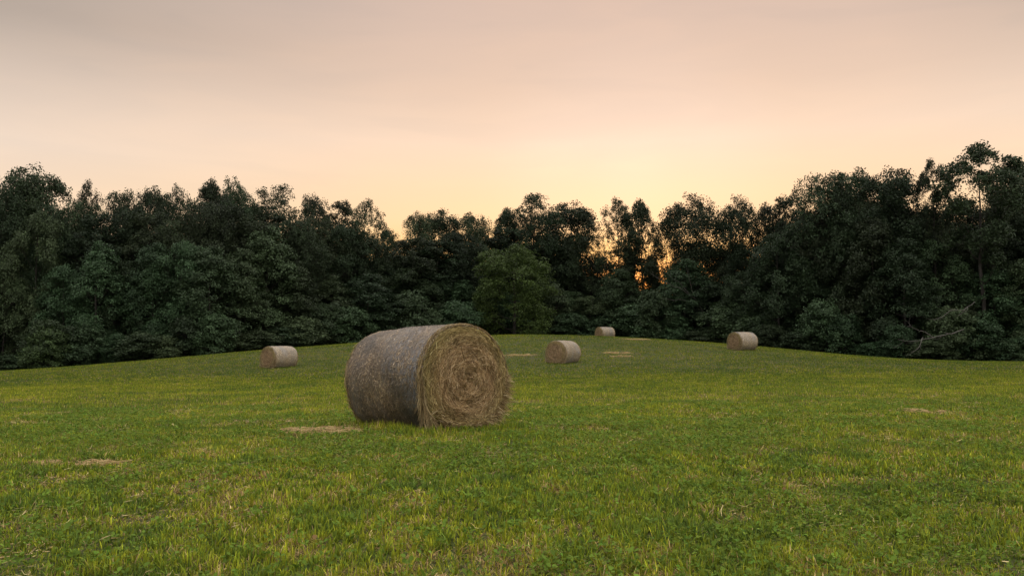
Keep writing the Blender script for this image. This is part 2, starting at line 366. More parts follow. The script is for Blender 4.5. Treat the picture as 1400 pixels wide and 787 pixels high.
# dry stems tangled into the sward, thicker in some places than others
x, y = wedge(rng, 2.4, 15, 90000, .80, 1.3); f_ = .5 * fbm(x * 1.6, y * 1.3, 61) + .5 * fbm(x * 6, y * 5, 62, 2)
keep = rng.random(len(x)) < np.clip((f_ - .50) * 6, .02, 1); x, y = x[keep], y[keep]; k = len(x)
a = rng.uniform(0, np.pi, k); ln = rng.uniform(.02, .07, k) * np.clip(y / 5, .7, 1.5); z = ground(x, y) + rng.uniform(.008, .04, k); st = np.linspace(-.5, .5, 3); cv = rng.normal(0, .012, k)
P = np.stack([x[:, None] + np.cos(a)[:, None] * st * ln[:, None] - np.sin(a)[:, None] * cv[:, None] * (1 - 4 * st ** 2), y[:, None] + np.sin(a)[:, None] * st * ln[:, None] + np.cos(a)[:, None] * cv[:, None] * (1 - 4 * st ** 2),
              z[:, None] + rng.normal(0, .35, k)[:, None] * ln[:, None] * st], -1)
sd_ = np.stack([-np.sin(a), np.cos(a), rng.uniform(.2, 1.2, k)], -1)[:, None] + 0 * P
V, Cc, I = ribbons(P, unit(sd_), rng.uniform(.0025, .0048, k) * np.clip(y / 6, 1, 2), DRY[rng.integers(0, 4, k)] * np.array([1.05, .98, .95]) * rng.lognormal(-.15, .35, (k, 1)))
ds_ = link('dry_stems', mesh('dry_stems', V, 4, I, Cc, M_HAY)); ds_['kind'] = 'stuff'; ds_['label'] = 'pale dead stems and stalks tangled through the near grass'

# ---- loose hay lying in patches
PL = ['matted tan hay left in two clumps left of the big round bale', 'thin streak of dry hay in the near grass at lower left', 'pale tan hay scrap lying alone at the right of the field',
      'long pale streak of hay right behind the big round bale', 'pale hay streak in front of the farthest bale', 'faint hay streak nearest the camera right of the middle small bale', 'short pale hay streak right of the farthest bale near the crest']
for (cx_, cy_, a_, b_), lab in zip(PC, PL):
    k = (1000 if cx_ < -2.5 else 3200) if cy_ < 20 else 200; sz = 1 if cy_ < 20 else 3.2
    rr = np.sqrt(rng.random(k * 3)); th = rng.uniform(0, 2 * np.pi, k * 3); x = cx_ + a_ * 1.15 * rr * np.cos(th); y = cy_ + b_ * 1.15 * rr * np.sin(th)
    keep = rng.random(k * 3) < np.clip((fbm(x * 5 / sz, y * 7 / sz, 4) - .47) * 9 * (1.15 - rr), 0, 1); x, y = x[keep][:k], y[keep][:k]; k = len(x)
    a = rng.normal(0, .8, k); ln = rng.uniform(.03, .12, k) * sz; z = ground(x, y) + rng.uniform(.004, .035 if cx_ < -2.5 else .06, k) * (1 if sz == 1 else 1.7)
    s = np.linspace(-.5, .5, 3); P = np.stack([x[:, None] + np.cos(a)[:, None] * s * ln[:, None], y[:, None] + np.sin(a)[:, None] * s * ln[:, None],
                  z[:, None] + rng.normal(0, .006, (k, 3)) * sz], -1)
    sd_ = np.zeros_like(P); sd_[..., 0] = -np.sin(a)[:, None] * .6; sd_[..., 1] = np.cos(a)[:, None] * .6; sd_[..., 2] = rng.uniform(.3, 1, (k, 1))
    V, Cc, I = ribbons(P, unit(sd_), rng.uniform(.004, .008, k) * sz, DRY[rng.integers(0, 3, k)] * np.array([1.1, .95, .85]) * rng.uniform(.5, 1.15, (k, 1)))
    o = link('loose_hay', mesh('loose_hay', V, 4, I, Cc, M_HAY)); o['kind'] = 'stuff'; o['label'] = lab

# ------------------------------------------------------------------ round bales. Local frame: axis = +X (near face at x=0, far face at -LEN), base z=0
RB, LEN = .65, 1.66
def rim(th, z_flat=.055):
    """cross-section radius by angle (0 = +Y, 90 deg = up): sagged and flattened underneath"""
    r = RB * (1 + .012 * np.sin(3 * th + .6) + .008 * np.sin(7 * th))
    dn = np.clip(-np.sin(th), 0, 1); r = r * (1 + .03 * dn * (1 - dn) * 4 * .6)
    return np.minimum(r, (RB - z_flat * .5) / np.maximum(dn, 1e-3))
def side_pt(s, th, lift=0.):
    """s: 0 (near face) .. 1 (far face)"""
    e = np.minimum(s, 1 - s) * LEN; fil = .075
    drop = np.where(e < fil, fil - np.sqrt(np.clip(fil ** 2 - (fil - e) ** 2, 0, None)), 0)
    r = rim(th) * (1 + .009 * np.sin(s * 9 + th * 2) + .006 * np.sin(s * 21 - th * 3 + 1) + .005 * np.sin(s * 6 + th * 9) + .010 * np.sin(np.pi * s)) - drop * .8 + lift
    return np.stack([-s * LEN, r * np.cos(th), RB + r * np.sin(th) - .02], -1)
def face_pt(rho, th, lift, near_=True):
    """rho 0..1 over an end face, slightly domed with loose spiral ridges"""
    r = rim(th) * rho * .965
    ridge = .010 * np.sin(rho * 23 + th * 1.3) + .012 * np.sin(rho * 13 - th * 2 + 1) + .010 * np.sin(th * 5 + rho * 9)
    x = .035 * (1 - rho ** 2) + ridge * (1 - rho ** 6) - .05 * np.clip((rho - .9) / .1, 0, 1) ** 2 - .035 * np.exp(-(rho / .10) ** 2) + lift
    if not near_: x = -LEN - x
    return np.stack([x, r * np.cos(th), RB + r * np.sin(th) - .02], -1)
def hay_cols(rng, k, dark=.0):
    pal = np.array([(.36, .27, .15), (.27, .19, .095), (.17, .115, .055), (.46, .37, .23), (.10, .068, .035), (.22, .18, .09)])
    return pal[rng.choice(6, k, p=[.24, .24, .2, .1, .12, .1])] * rng.lognormal(0, .15, k)[:, None] * (1 - dark)
M_CORE = noise_mat('packed_hay', [(.35, (.035, .024, .012)), (.6, (.11, .078, .04)), (.75, (.19, .14, .075))], 40, bump=.6)
def wrap_mat(name, light, blue, dirt):
    m, n, l, b = material(name)
    at = n.new('ShaderNodeVertexColor'); at.layer_name = 'tint'; t = n.new('ShaderNodeTexCoord'); oi = n.new('ShaderNodeObjectInfo')
    ad_ = n.new('ShaderNodeVectorMath'); ad_.operation = 'ADD'; l.new(t.outputs['Object'], ad_.inputs[0])
    sc_ = n.new('ShaderNodeVectorMath'); sc_.operation = 'SCALE'; l.new(oi.outputs['Location'], sc_.inputs[0]); sc_.inputs['Scale'].default_value = .37; l.new(sc_.outputs[0], ad_.inputs[1])
    def nz2(scale, st, det=5):
        mp = n.new('ShaderNodeMapping'); mp.inputs['Scale'].default_value = st; l.new(ad_.outputs[0], mp.inputs[0])
        z = n.new('ShaderNodeTexNoise'); z.inputs['Scale'].default_value = scale; z.inputs['Detail'].default_value = det; l.new(mp.outputs[0], z.inputs[0]); return z.outputs[0]
    def rmp(f, p0, p1, v1=1):
        r = n.new('ShaderNodeMapRange'); l.new(f, r.inputs[0]); r.inputs[1].default_value = p0; r.inputs[2].default_value = p1; r.inputs[4].default_value = v1; return r.outputs[0]
    def mixx(f, a, b_, bl='MIX'):
        q = n.new('ShaderNodeMix'); q.data_type = 'RGBA'; q.blend_type = bl
        for i, v in ((0, f), (6, a), (7, b_)):
            if isinstance(v, (int, float)): q.inputs[i].default_value = v
            elif isinstance(v, tuple): q.inputs[i].default_value = (*v, 1)
            else: l.new(v, q.inputs[i])
        return q.outputs[2]
    c = mixx(1.0, at.outputs[0], light, 'MULTIPLY')
    # the plastic net shows as bluish grey bands running round the bale, where it lies thicker
    band = rmp(nz2(1.0, (2.6, .9, .9), 5), .44, .70, blue)
    brk = rmp(nz2(35, (1, .5, .5), 4), .40, .58, 1); mb = n.new('ShaderNodeMath'); mb.operation = 'MULTIPLY'; l.new(band, mb.inputs[0]); l.new(brk, mb.inputs[1]); band = mb.outputs[0]
    c = mixx(band, c, (.20, .245, .30))
    spk = rmp(nz2(60, (1, 1, 1), 3), .42, .62, .75); c = mixx(spk, c, mixx(.5, c, (.05, .036, .02)))
    damp = rmp(nz2(2.2, (1, 1, 1), 6), .45, .7, dirt); c = mixx(damp, c, (.035, .028, .018))
    l.new(c, b.inputs['Base Color']); b.inputs['Roughness'].default_value = .42; b.inputs['Specular IOR Level'].default_value = .8; b.inputs['Sheen Weight'].default_value = .1; b.inputs['Sheen Tint'].default_value = (.8, .8, .85, 1)
    bp = n.new('ShaderNodeBump'); bp.inputs['Strength'].default_value = .6; bp.inputs['Distance'].default_value = .01; l.new(nz2(70, (1, 1, 1), 4), bp.inputs['Height']); l.new(bp.outputs[0], b.inputs['Normal'])
    return m
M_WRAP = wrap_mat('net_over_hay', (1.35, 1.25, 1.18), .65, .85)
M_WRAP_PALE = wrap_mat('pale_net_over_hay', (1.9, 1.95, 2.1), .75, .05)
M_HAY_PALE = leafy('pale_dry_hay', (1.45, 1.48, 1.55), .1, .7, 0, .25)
rng = np.random.default_rng(5)
# side shell + straws caught under the net
ns, nth = 40, 128
s = np.linspace(0, 1, ns); th = np.linspace(0, 2 * np.pi, nth, endpoint=False); SS, TT = np.meshgrid(s, th, indexing='ij')
V0 = side_pt(SS, TT).reshape(-1, 3)
a = np.arange(ns - 1)[:, None] * nth; b_ = np.arange(nth)[None]; b1 = (b_ + 1) % nth
I0 = np.stack([a + b_, a + b1, a + nth + b1, a + nth + b_], -1).reshape(-1)
C0 = np.repeat(np.array([(.17, .125, .075)]), len(V0), 0)
k = 26000; s0 = rng.uniform(.0, 1, k); t0 = rng.uniform(0, 2 * np.pi, k); a = rng.normal(np.pi / 2, .75, k); ln = rng.uniform(.02, .085, k); st = np.linspace(-.5, .5, 4)
ss = np.clip(s0[:, None] + np.cos(a)[:, None] * ln[:, None] * st / LEN, .004, .996); tt = t0[:, None] + np.sin(a)[:, None] * ln[:, None] * st / RB
lift = (rng.uniform(.001, .010, k)[:, None] + np.array([-.004, .002, .002, -.004]))
P = side_pt(ss, tt, lift); nrm = np.stack([0 * tt, np.cos(tt), np.sin(tt)], -1); tg = unit(np.gradient(P, axis=1)); sdv = unit(np.cross(nrm, tg))
V1, C1, I1 = ribbons(P, sdv, rng.uniform(.003, .0065, k), hay_cols(rng, k) * np.array([.98, 1.02, 1.12]) * rng.lognormal(-.08, .4, (k, 1)))
V, Cc, I = join([(V0, C0, I0), (V1, C1, I1)])
ME_WRAP = mesh('net_wrap', V, 4, I, Cc, M_WRAP, False)
# end faces
def end_face(rng, near_, k):
    nr = 26; rho = np.linspace(0, 1, nr); RR, TT = np.meshgrid(rho, th, indexing='ij')
    V0 = face_pt(RR, TT, -.006, near_).reshape(-1, 3)
    a = np.arange(nr - 1)[:, None] * nth
    I0 = (np.stack([a + b_, a + nth + b_, a + nth + b1, a + b1], -1) if near_ else np.stack([a + b_, a + b1, a + nth + b1, a + nth + b_], -1)).reshape(-1)
    C0 = np.repeat(np.array([(.085, .06, .03)]), len(V0), 0)
    rho0 = np.sqrt(rng.random(k)) * .99; t0 = rng.uniform(0, 2 * np.pi, k); ln = rng.uniform(.05, .24, k) * (.45 + .7 * rho0); n_ = 6; st = np.linspace(-.5, .5, n_)
    wob = rng.normal(.08, .26, k) + rng.normal(0, .7, k) * (rng.random(k) < .22)
    tt = t0[:, None] + ln[:, None] * st / (rho0[:, None] * RB + .03); rr = np.clip(rho0[:, None] + (wob[:, None] * ln[:, None] * st - ln[:, None] ** 2 * st ** 2 * .15) / RB - .01 * st, .0, 1.0)
    lf = rng.uniform(0, .022, k)[:, None] + rng.uniform(0, .028, k)[:, None] * (st ** 2 * 4) * (rng.random(k) < .3)[:, None] + .006 * np.sin(rho0 * 55 + t0 * 1.0)[:, None]
    P = face_pt(rr, tt, np.maximum(lf, 0), near_); tg = unit(np.gradient(P, axis=1)); xd = np.zeros_like(P); xd[..., 0] = 1
    rad = unit(np.cross(xd, tg)); tw = rng.normal(0, .7, (k, 1, 1)); sdv = unit(rad * np.cos(tw) + xd * np.sin(tw))
    # tones drift in spiral streaks: greener outside, greyer within
    stre = .6 * fbm(rho0 * 11 + t0 * .35, t0 * 3.5 + rho0 * 3, 8) + .4 * fbm(rho0 * 22, t0 * rho0 * 14 + 5, 18)
    col = hay_cols(rng, k) * (.55 + .95 * stre)[:, None]
    out_ = np.clip((rho0 - .62) * 3, 0, 1)[:, None]; col = col * ((1 - out_) * np.array([1.08, 1.0, 1.02]) + out_ * np.array([.82, .85, .66]))
    V1, C1, I1 = ribbons(P, sdv, rng.uniform(.0028, .0062, k), col)
    return join([(V0, C0, I0), (V1, C1, I1)])
V, Cc, I = end_face(rng, True, 26000); ME_END = mesh('hay_end', V, 4, I, Cc, M_HAY)
V, Cc, I = end_face(rng, False, 6000); ME_END2 = mesh('hay_end_far', V, 4, I, Cc, M_HAY)
# loose straws fraying from the shoulders, hanging at the left foot of the near face, poking from the core
def fray(rng):
    parts = []
    def add(P0, D, ln, bend, wd, dark=0.):
        k = len(P0); st = np.linspace(0, 1, 6)[None, :, None]
        P = P0[:, None] + D[:, None] * st * ln[:, None, None] + bend[:, None] * (st ** 2) * ln[:, None, None]
        tg = unit(np.gradient(P, axis=1)); r_ = unit(rng.normal(size=(k, 1, 3)) + 0 * P); parts.append(ribbons(P, unit(np.cross(tg, r_)), wd, hay_cols(rng, k, dark)))
    for near_ in (True, False):                                             # both shoulders
        k = 2600 if near_ else 1900; t0 = rng.uniform(0, 2 * np.pi, k); sg = 1 if near_ else -1
        P0 = side_pt(np.full(k, .012 if near_ else .988) + sg * rng.uniform(0, .03, k), t0, 0.)
        tan = np.stack([0 * t0, -np.sin(t0), np.cos(t0)], -1); rad = np.stack([0 * t0, np.cos(t0), np.sin(t0)], -1)
        D = unit(tan * rng.choice([-1, 1], k)[:, None] + rad * rng.uniform(-.05, .30, (k, 1)) + np.array([sg, 0, 0]) * rng.uniform(-.1, .35, (k, 1)))
        add(P0, D, rng.uniform(.03, .15, k), rad * rng.uniform(-.3, .05, (k, 1)) + np.array([0, 0, -.25]), rng.uniform(.003, .006, k))
    k = 620; t0 = R(170) + (R(75)) * rng.random(k) ** .8                            # hanging curtain on the left of the near face
    P0 = side_pt(rng.uniform(.0, .03, k), t0 - R(8), .004); D = np.tile([.05, 0, -1.], (k, 1)) + rng.normal(0, .10, (k, 3))
    ln = np.minimum(rng.uniform(.06, .34, k), P0[:, 2] * 1.1 + .02); add(P0, unit(D + rng.normal(0, .12, (k, 3))), ln, rng.normal(0, .16, (k, 3)), rng.uniform(.0025, .0055, k), .15)
    k = 1700; t0 = rng.uniform(R(-70), R(5), k)                            # ragged swelling at the lower right
    P0 = face_pt(rng.uniform(.8, 1.02, k), t0, rng.uniform(-.05, .02, k)); D = np.stack([rng.uniform(-.3, .6, k), .75 + 0 * t0, -.65 + rng.normal(0, .35, k)], -1)
    add(P0, unit(D), rng.uniform(.05, .17, k), rng.normal(0, .25, (k, 3)), rng.uniform(.003, .006, k))
    k = 34; P0 = face_pt(rng.uniform(.0, .35, k), rng.uniform(0, 6.28, k), 0 * np.ones(k)); D = rng.normal(0, 1, (k, 3)); D[:, 0] = rng.uniform(.15, .6, k)
    add(P0, unit(D), rng.uniform(.06, .18, k), rng.normal(0, .3, (k, 3)), rng.uniform(.004, .007, k))
    k = 700; t0 = rng.uniform(R(215), R(325), k); P0 = face_pt(rng.uniform(.85, 1.0, k), t0, rng.uniform(0, .03, k)); P0[:, 2] = np.maximum(P0[:, 2], .02)   # litter at the foot of the face
    D = rng.normal(0, 1, (k, 3)); D[:, 0] = abs(D[:, 0]); D[:, 2] = rng.uniform(-.3, .25, k); add(P0, unit(D), rng.uniform(.04, .12, k), np.tile([0, 0, -.2], (k, 1)), rng.uniform(.003, .006, k))
    return join(parts)
V, Cc, I = fray(rng); ME_FRAY = mesh('loose_straw', V, 4, I, Cc, M_HAY)
def bale(label, x, y, yaw, pit=0., sink=.0, pale=False, spin=0., grp=None, scale=1.):
    """yaw: heading of the near face's outward normal, 0 = straight at the camera (-Y), positive to the right"""
    root = empty('round_hay_bale', (x, y, 0), label, 'hay bale', grp)
    ax = Vector((math.sin(yaw) * math.cos(pit), -math.cos(yaw) * math.cos(pit), math.sin(pit))); up = Vector((0, 0, 1)); sd_ = up.cross(ax).normalized(); up2 = ax.cross(sd_)
    m4 = Matrix((ax, sd_, up2)).transposed().to_4x4()
    z = gz(x, y); root.matrix_world = Matrix.Translation((x, y, z - sink)) @ m4 @ Matrix.Scale(scale, 4)
    objs = [link('net_wrap', ME_WRAP, root), link('hay_end', ME_END, root), link('hay_end', ME_END2, root), link('loose_straw', ME_FRAY, root)]
    if spin:
        for o in objs[:3]:
            ct = Vector((0, 0, RB - .02)); o.matrix_local = Matrix.Translation(ct) @ Matrix.Rotation(spin, 4, 'X') @ Matrix.Translation(-ct)
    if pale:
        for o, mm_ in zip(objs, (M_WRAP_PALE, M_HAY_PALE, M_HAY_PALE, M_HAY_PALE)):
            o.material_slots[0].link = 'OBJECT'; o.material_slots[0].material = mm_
    return root
bale('large round hay bale in the foreground with its swirled end facing front', BALE_C.x, BALE_C.y, .73, .045, .012, scale=1.005)
G_B = 'small round hay bales further up the field'
def small(label, pxl, pxr, yb, Yd, th_deg, **k):
    px = (pxl + pxr) / 2; x = (px - CX) / F * Yd; view = math.atan2(x, Yd)     # heading back to the camera is -view
    yaw = -view - R(th_deg)
    ax = Vector((math.sin(yaw), -math.cos(yaw))); c_ = Vector((x, Yd)) + ax * LEN / 2 * .9
    return bale(label, c_.x, c_.y, yaw, 0, .04, True, k.pop('spin'), G_B, **k)
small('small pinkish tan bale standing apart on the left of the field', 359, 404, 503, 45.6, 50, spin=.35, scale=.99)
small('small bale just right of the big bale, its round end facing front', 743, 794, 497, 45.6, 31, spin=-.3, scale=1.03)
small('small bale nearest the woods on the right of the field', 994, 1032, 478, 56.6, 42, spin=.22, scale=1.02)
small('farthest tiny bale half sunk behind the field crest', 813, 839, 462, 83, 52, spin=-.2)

# ------------------------------------------------------------------ trees
def tube(path, radii, sides=6):
    path = np.asarray(path, float); V = []
    tg = unit(np.gradient(path, axis=0)); ref = np.array([.31, .77, .55])
    u_ = unit(np.cross(tg, ref)); v_ = np.cross(tg, u_); an = np.linspace(0, 2 * np.pi, sides, endpoint=False)
    for p, u, v, r in zip(path, u_, v_, radii): V.append(p + r * (np.cos(an)[:, None] * u + np.sin(an)[:, None] * v))
    V = np.concatenate(V); I = []
    for i in range(len(path) - 1):
        for j in range(sides): I += [i * sides + j, i * sides + (j + 1) % sides, (i + 1) * sides + (j + 1) % sides, (i + 1) * sides + j]
    return V, np.zeros_like(V), np.array(I)
def bent(a, b_, rng, n_=5, sag=.06):
    a, b_ = np.array(a, float), np.array(b_, float); t_ = np.linspace(0, 1, n_)[:, None]; d = np.linalg.norm(b_ - a)
    return a + (b_ - a) * t_ + np.sin(np.pi * t_) * rng.normal(0, sag, 3) * d + np.array([0, 0, -.10 * d]) * np.sin(np.pi * t_)
def make_tree(seed, H=20., W=5.0, cb=.2, lobes=16, clumps=26, leaves=52, lsz=.30, prof='round', gap=0., lrad=.36, trunk_r=.30, col=(.050, .085, .034)):
    rng = np.random.default_rng(seed); br = []
    tp = np.array([(rng.normal(0, .012) * H * f, rng.normal(0, .012) * H * f, H * f * .86) for f in np.linspace(0, 1, 7)]); tp[0] = 0
    tr = trunk_r * np.linspace(1, .14, 7); tr[0] *= 1.35; tp[0, 2] = -.6
    br.append(tube(tp, tr, 8))
    def at(f): return np.array([np.interp(f * H, tp[:, 2], tp[:, j]) for j in range(3)])
    LP, LC = [], []; cen = np.array([0, 0, H * (cb + 1) / 2])
    for i in range(lobes):
        f = (i + .5) / lobes;  hf = cb + (1 - cb) * (f ** .85); hf = min(hf + rng.normal(0, .02), .95)
        u = (hf - cb) / (1 - cb)
        pr = {'round': math.sin(math.pi * min(max(u * .76 + .15, 0), 1)) ** .6, 'full': (1 - u ** 2.2) ** .6 * (.85 + .15 * u), 'tall': math.sin(math.pi * min(u * .74 + .18, 1)) ** .5,
              'vase': (.35 + .75 * u) * (1 - u ** 6) ** .5}[prof]
        az = i * 2.39996 + rng.normal(0, .35); rl = W * lrad * rng.uniform(.75, 1.2) * (.65 + .5 * pr)
        rad = max(W * pr - rl * .75, 0) * rng.uniform(.75, 1.08)
        lc = at(hf) * np.array([1, 1, 0]) + np.array([rad * math.cos(az), rad * math.sin(az), hf * H - rl * .35])
        if i == lobes - 1: lc = at(.86) * np.array([1, 1, 0]) + np.array([0, 0, H - rl * .8]); rad = 0
        rim_ = H - .16 * H * (rad / W) ** 1.6 * (cb > .15)
        if lc[2] + rl * .82 > rim_: lc[2] = rim_ - rl * rng.uniform(.75, .95)
        st_ = at(max(.05, hf - .10 - .25 * rad / H * 2)); p = bent(st_, lc, rng); r0 = trunk_r * .38 * (1.15 - hf)
        br.append(tube(p, np.linspace(r0, r0 * .3, 5), 5))
        ncl = int(clumps * rng.uniform(.8, 1.2) * (.7 + .5 * pr))
        d = unit(rng.normal(size=(ncl, 3)) + np.array([math.cos(az) * .45, math.sin(az) * .45, .35])); rr = rl * rng.uniform(.2, 1.05, ncl) ** .6
        cp = lc + d * rr[:, None] * np.array([1, 1, .82])
        if gap: cp = cp[rng.random(ncl) > gap * (.6 + .4 * u)]
        for j, q_ in enumerate(cp):
            if j % 3 == 0: 
                p = bent(lc * .75 + st_ * .25, q_, rng, 4, .08); br.append(tube(p, np.linspace(r0 * .28, .012, 4), 3))
            cr = rng.uniform(.45, .95) * (W / 5) ** .5 * (.8 if gap > .1 else 1); nl = int(leaves * rng.uniform(.7, 1.3))
            dd = unit(rng.normal(size=(nl, 3))) * (rng.random((nl, 1)) ** .45) * cr * np.array([1.05, 1.05, .60 if cb < .2 else .85])
            out = unit((q_ - lc) * np.array([1, 1, .3])); dd[:, 2] -= .25 * (dd @ out)                        # sprays droop outward
            nrm = unit(np.array([0, 0, .75 if cb < .2 else .45]) + out * .45 + rng.normal(0, .5 if cb < .2 else .65, (nl, 3)))
            LP.append(np.c_[q_ + dd, nrm]); LC.append(np.tile(np.array(col) * rng.lognormal(0, .16), (nl, 1)) * rng.lognormal(0, .2, (nl, 1)))
    A = np.concatenate(LP); cc = np.concatenate(LC); k = len(A); P, nr = A[:, :3], A[:, 3:]
    lowp = P[:, 2] < .06; P[lowp, 2] = .06 + np.abs(rng.normal(0, .25, lowp.sum())) * H / 13
    u_ = unit(np.cross(nr, unit(rng.normal(size=(k, 3))))); v_ = np.cross(nr, u_); ll = lsz * rng.uniform(.6, 1.3, (k, 1)); ww = ll * rng.uniform(.45, .7, (k, 1))
    V = np.stack([P - u_ * ll * .5, P + v_ * ww * .5 - nr * ww * .15, P + u_ * ll * .5, P - v_ * ww * .5 - nr * ww * .15], 1).reshape(-1, 3)
    top = V[:, 2].max(); wr = np.percentile(np.hypot(V[:, 0], V[:, 1]), 97)
    I = np.arange(k * 4)
    bv, bc, bi_ = join(br)
    return dict(crown=mesh('crown', V, 4, I, np.repeat(cc, 4, 0), M_LEAF), trunk=mesh('trunk', bv, 4, bi_, None, M_BARK, True), top=top, wr=wr)
T = dict(
    oak1=make_tree(1, 20, 6.0, .22, 16, 46, 42, .25, 'round', .05, .46, .30, (.034, .054, .022)), oak2=make_tree(2, 20, 5.6, .26, 15, 50, 44, .27, 'round', .08, .50, .30, (.034, .054, .022)), oak3=make_tree(3, 20, 5.4, .25, 16, 52, 42, .26, 'round', .08, .48, .30, (.034, .054, .022)),
    airy1=make_tree(4, 20, 4.6, .36, 15, 48, 40, .25, 'tall', .10, .42, .30, (.034, .054, .022)), airy2=make_tree(5, 20, 4.0, .32, 15, 48, 40, .25, 'tall', .08, .44, .30, (.034, .054, .022)), airy3=make_tree(14, 20, 5.6, .36, 18, 48, 40, .25, 'round', .10, .44, .30, (.034, .054, .022)),
    lace=make_tree(21, 20, 4.6, .30, 18, 34, 34, .22, 'tall', .20, .42, .26, (.034, .054, .022)), lace2=make_tree(22, 20, 5.2, .30, 20, 34, 34, .22, 'round', .22, .40, .26, (.034, .054, .022)),
    wisp=make_tree(15, 20, 4.8, .45, 20, 30, 40, .25, 'vase', .40, .27, .24, (.034, .054, .022)),
    tall1=make_tree(6, 20, 3.8, .22, 14, 40, 40, .24, 'tall', .12, .46, .30, (.034, .054, .022)), tall2=make_tree(7, 20, 3.4, .25, 14, 40, 40, .24, 'tall', .08, .46, .30, (.034, .054, .022)),
    full1=make_tree(8, 13, 4.8, .02, 20, 30, 46, .23, 'full', 0, .38, .2), full2=make_tree(9, 13, 4.2, .03, 18, 30, 46, .23, 'full', .05, .40, .2), full3=make_tree(10, 13, 5.2, .02, 22, 28, 44, .23, 'round', 0, .36, .2),
    bush1=make_tree(11, 4, 2.3, .16, 14, 18, 44, .17, 'full', 0, .50, .06), bush2=make_tree(12, 4, 2.0, .18, 12, 18, 44, .17, 'round', 0, .45, .06),
    pale=make_tree(13, 13, 5.6, .05, 26, 28, 46, .23, 'round', 0, .34, .22, (.052, .088, .024)))
def tree(kind, px, topy, wpx, Yd, label, group=None, name='woodland_tree', rot=None, mat=None):
    """a tree standing at depth Yd whose top and spread reach the surveyed picture height and width"""
    x = (px - CX) / F * Yd; z = gz(x, Yd); zt = ray(px, topy, Yd)[2]; t = T[kind]
    sz = (zt - z) / t['top']; sx = wpx / F * Yd / 2 / t['wr']
    rot = rng2.uniform(0, 6.28) if rot is None else rot
    o = empty(name, (x, Yd, z - .05), label, 'shrub' if 'shrub' in name else 'tree', group, rot); o.scale = (sx, sx * rng2.uniform(.9, 1.1), sz)
    tr_ = link('trunk', t['trunk'], o); cr = link('crown', t['crown'], o)
    if mat: cr.material_slots[0].link = 'OBJECT'; cr.material_slots[0].material = mat
    return o
rng2 = np.random.default_rng(77)
# skyline trees read off the photograph: kind, px, top py, width px, extra depth, label
SKY = [
 ('oak3', 40, 221, 100, 9, 'broad tall domed tree at the far left end of the skyline'),
 ('lace', 112, 243, 40, 12, 'small airy treetop poking up just right of the far left dome'),
 ('oak1', 163, 256, 62, 11, 'low dense rounded treetop between the far left dome and the twin tufts'),
 ('oak2', 203, 251, 58, 10, 'lightly gapped treetop, second hump right of the far left dome'),
 ('airy3', 236, 250, 52, 12, 'gappy treetop just left of the two raised tufts on the left skyline'),
 ('airy2', 281, 240, 46, 10, 'left one of the two raised leafy tufts on the left skyline'),
 ('airy3', 315, 239, 56, 9, 'right one of the two raised leafy tufts on the left skyline'),
 ('oak2', 345, 274, 50, 11, 'lower treetop in the dip above the left small bale'),
 ('lace2', 383, 251, 84, 10, 'wide gapped treetop right above the left small bale'),
 ('oak1', 425, 262, 56, 12, 'dark rounded treetop sloping down right of the wide gapped one'),
 ('tall1', 462, 271, 46, 12, 'narrow treetop left of the last spiky crown before the skyline dip'),
 ('lace', 495, 269, 54, 9, 'spiky open crown just left of the lowest dip in the skyline'),
 ('oak2', 528, 308, 34, 16, 'low treetop inside the skyline dip above the big bale'),
 ('oak1', 574, 287, 50, 9, 'treetop immediately right of the lowest dip in the skyline'),
 ('oak3', 600, 282, 62, 10, 'flat-topped dark tree above the big bale'),
 ('oak2', 645, 288, 56, 10, 'dark treetop rising behind the light green tree, on its left'),
 ('airy2', 690, 281, 40, 9, 'slim treetop stepping up to the tall central crown'),
 ('lace2', 728, 263, 84, 6, 'tall broad open crown in the centre with its pale trunk showing'),
 ('oak3', 783, 272, 84, 8, 'broad domed crown bordering the orange gap on its left'),
 ('lace', 846, 266, 44, 5, 'left of the two slim trees standing against the orange glow'),
 ('airy2', 879, 269, 44, 5, 'right of the two slim trees standing against the orange glow'),
 ('lace2', 913, 298, 36, 9, 'short see-through tree with orange light behind it'),
 ('airy3', 951, 262, 76, 7, 'rounded lacy crown just right of the orange glow'),
 ('airy3', 1014, 264, 56, 7, 'ragged lacy crown, second right of the orange glow'),
 ('oak2', 1053, 274, 50, 8, 'dark stepped treetop where the skyline starts climbing to the right'),
 ('tall1', 1084, 263, 48, 8, 'narrow treetop on the climbing skyline above the right small bale'),
 ('oak1', 1132, 230, 86, 5, 'dense dark dome at the start of the high right skyline'),
 ('oak2', 1176, 227, 74, 7, 'middle dome of the high right skyline'),
 ('oak3', 1222, 223, 88, 6, 'gapped wide dome left of the wispy notch on the right'),
 ('wisp', 1282, 212, 46, 4, 'thin wispy treetop standing alone left of the tallest tree'),
 ('wisp', 1345, 190, 110, 1, 'tallest open tree at the right with dark trunk and limbs showing'),
 ('oak2', 1398, 214, 76, 8, 'dense tree cut by the right edge of the picture'),
 ('oak1', -35, 232, 90, 9, 'tree beyond the left edge of the woods'), ('oak3', -110, 225, 100, 9, 'second tree beyond the left edge of the woods'),
 ('oak1', 1470, 215, 100, 8, 'tree beyond the right edge of the woods'), ('oak3', 1560, 205, 100, 8, 'second tree beyond the right edge of the woods')]
for k_, px, ty, wpx, dz_, lab in SKY:
    tree(k_, px, ty, wpx * (1.0 if k_ == 'wisp' else 1.32), float(treeline(px)) + dz_, lab)
SX = [s_[1] for s_ in sorted(SKY, key=lambda q_: q_[1])]; SY = [max(s_[2], 238) if s_[1] > 1250 and s_[1] < 1380 else s_[2] for s_ in sorted(SKY, key=lambda q_: q_[1])]
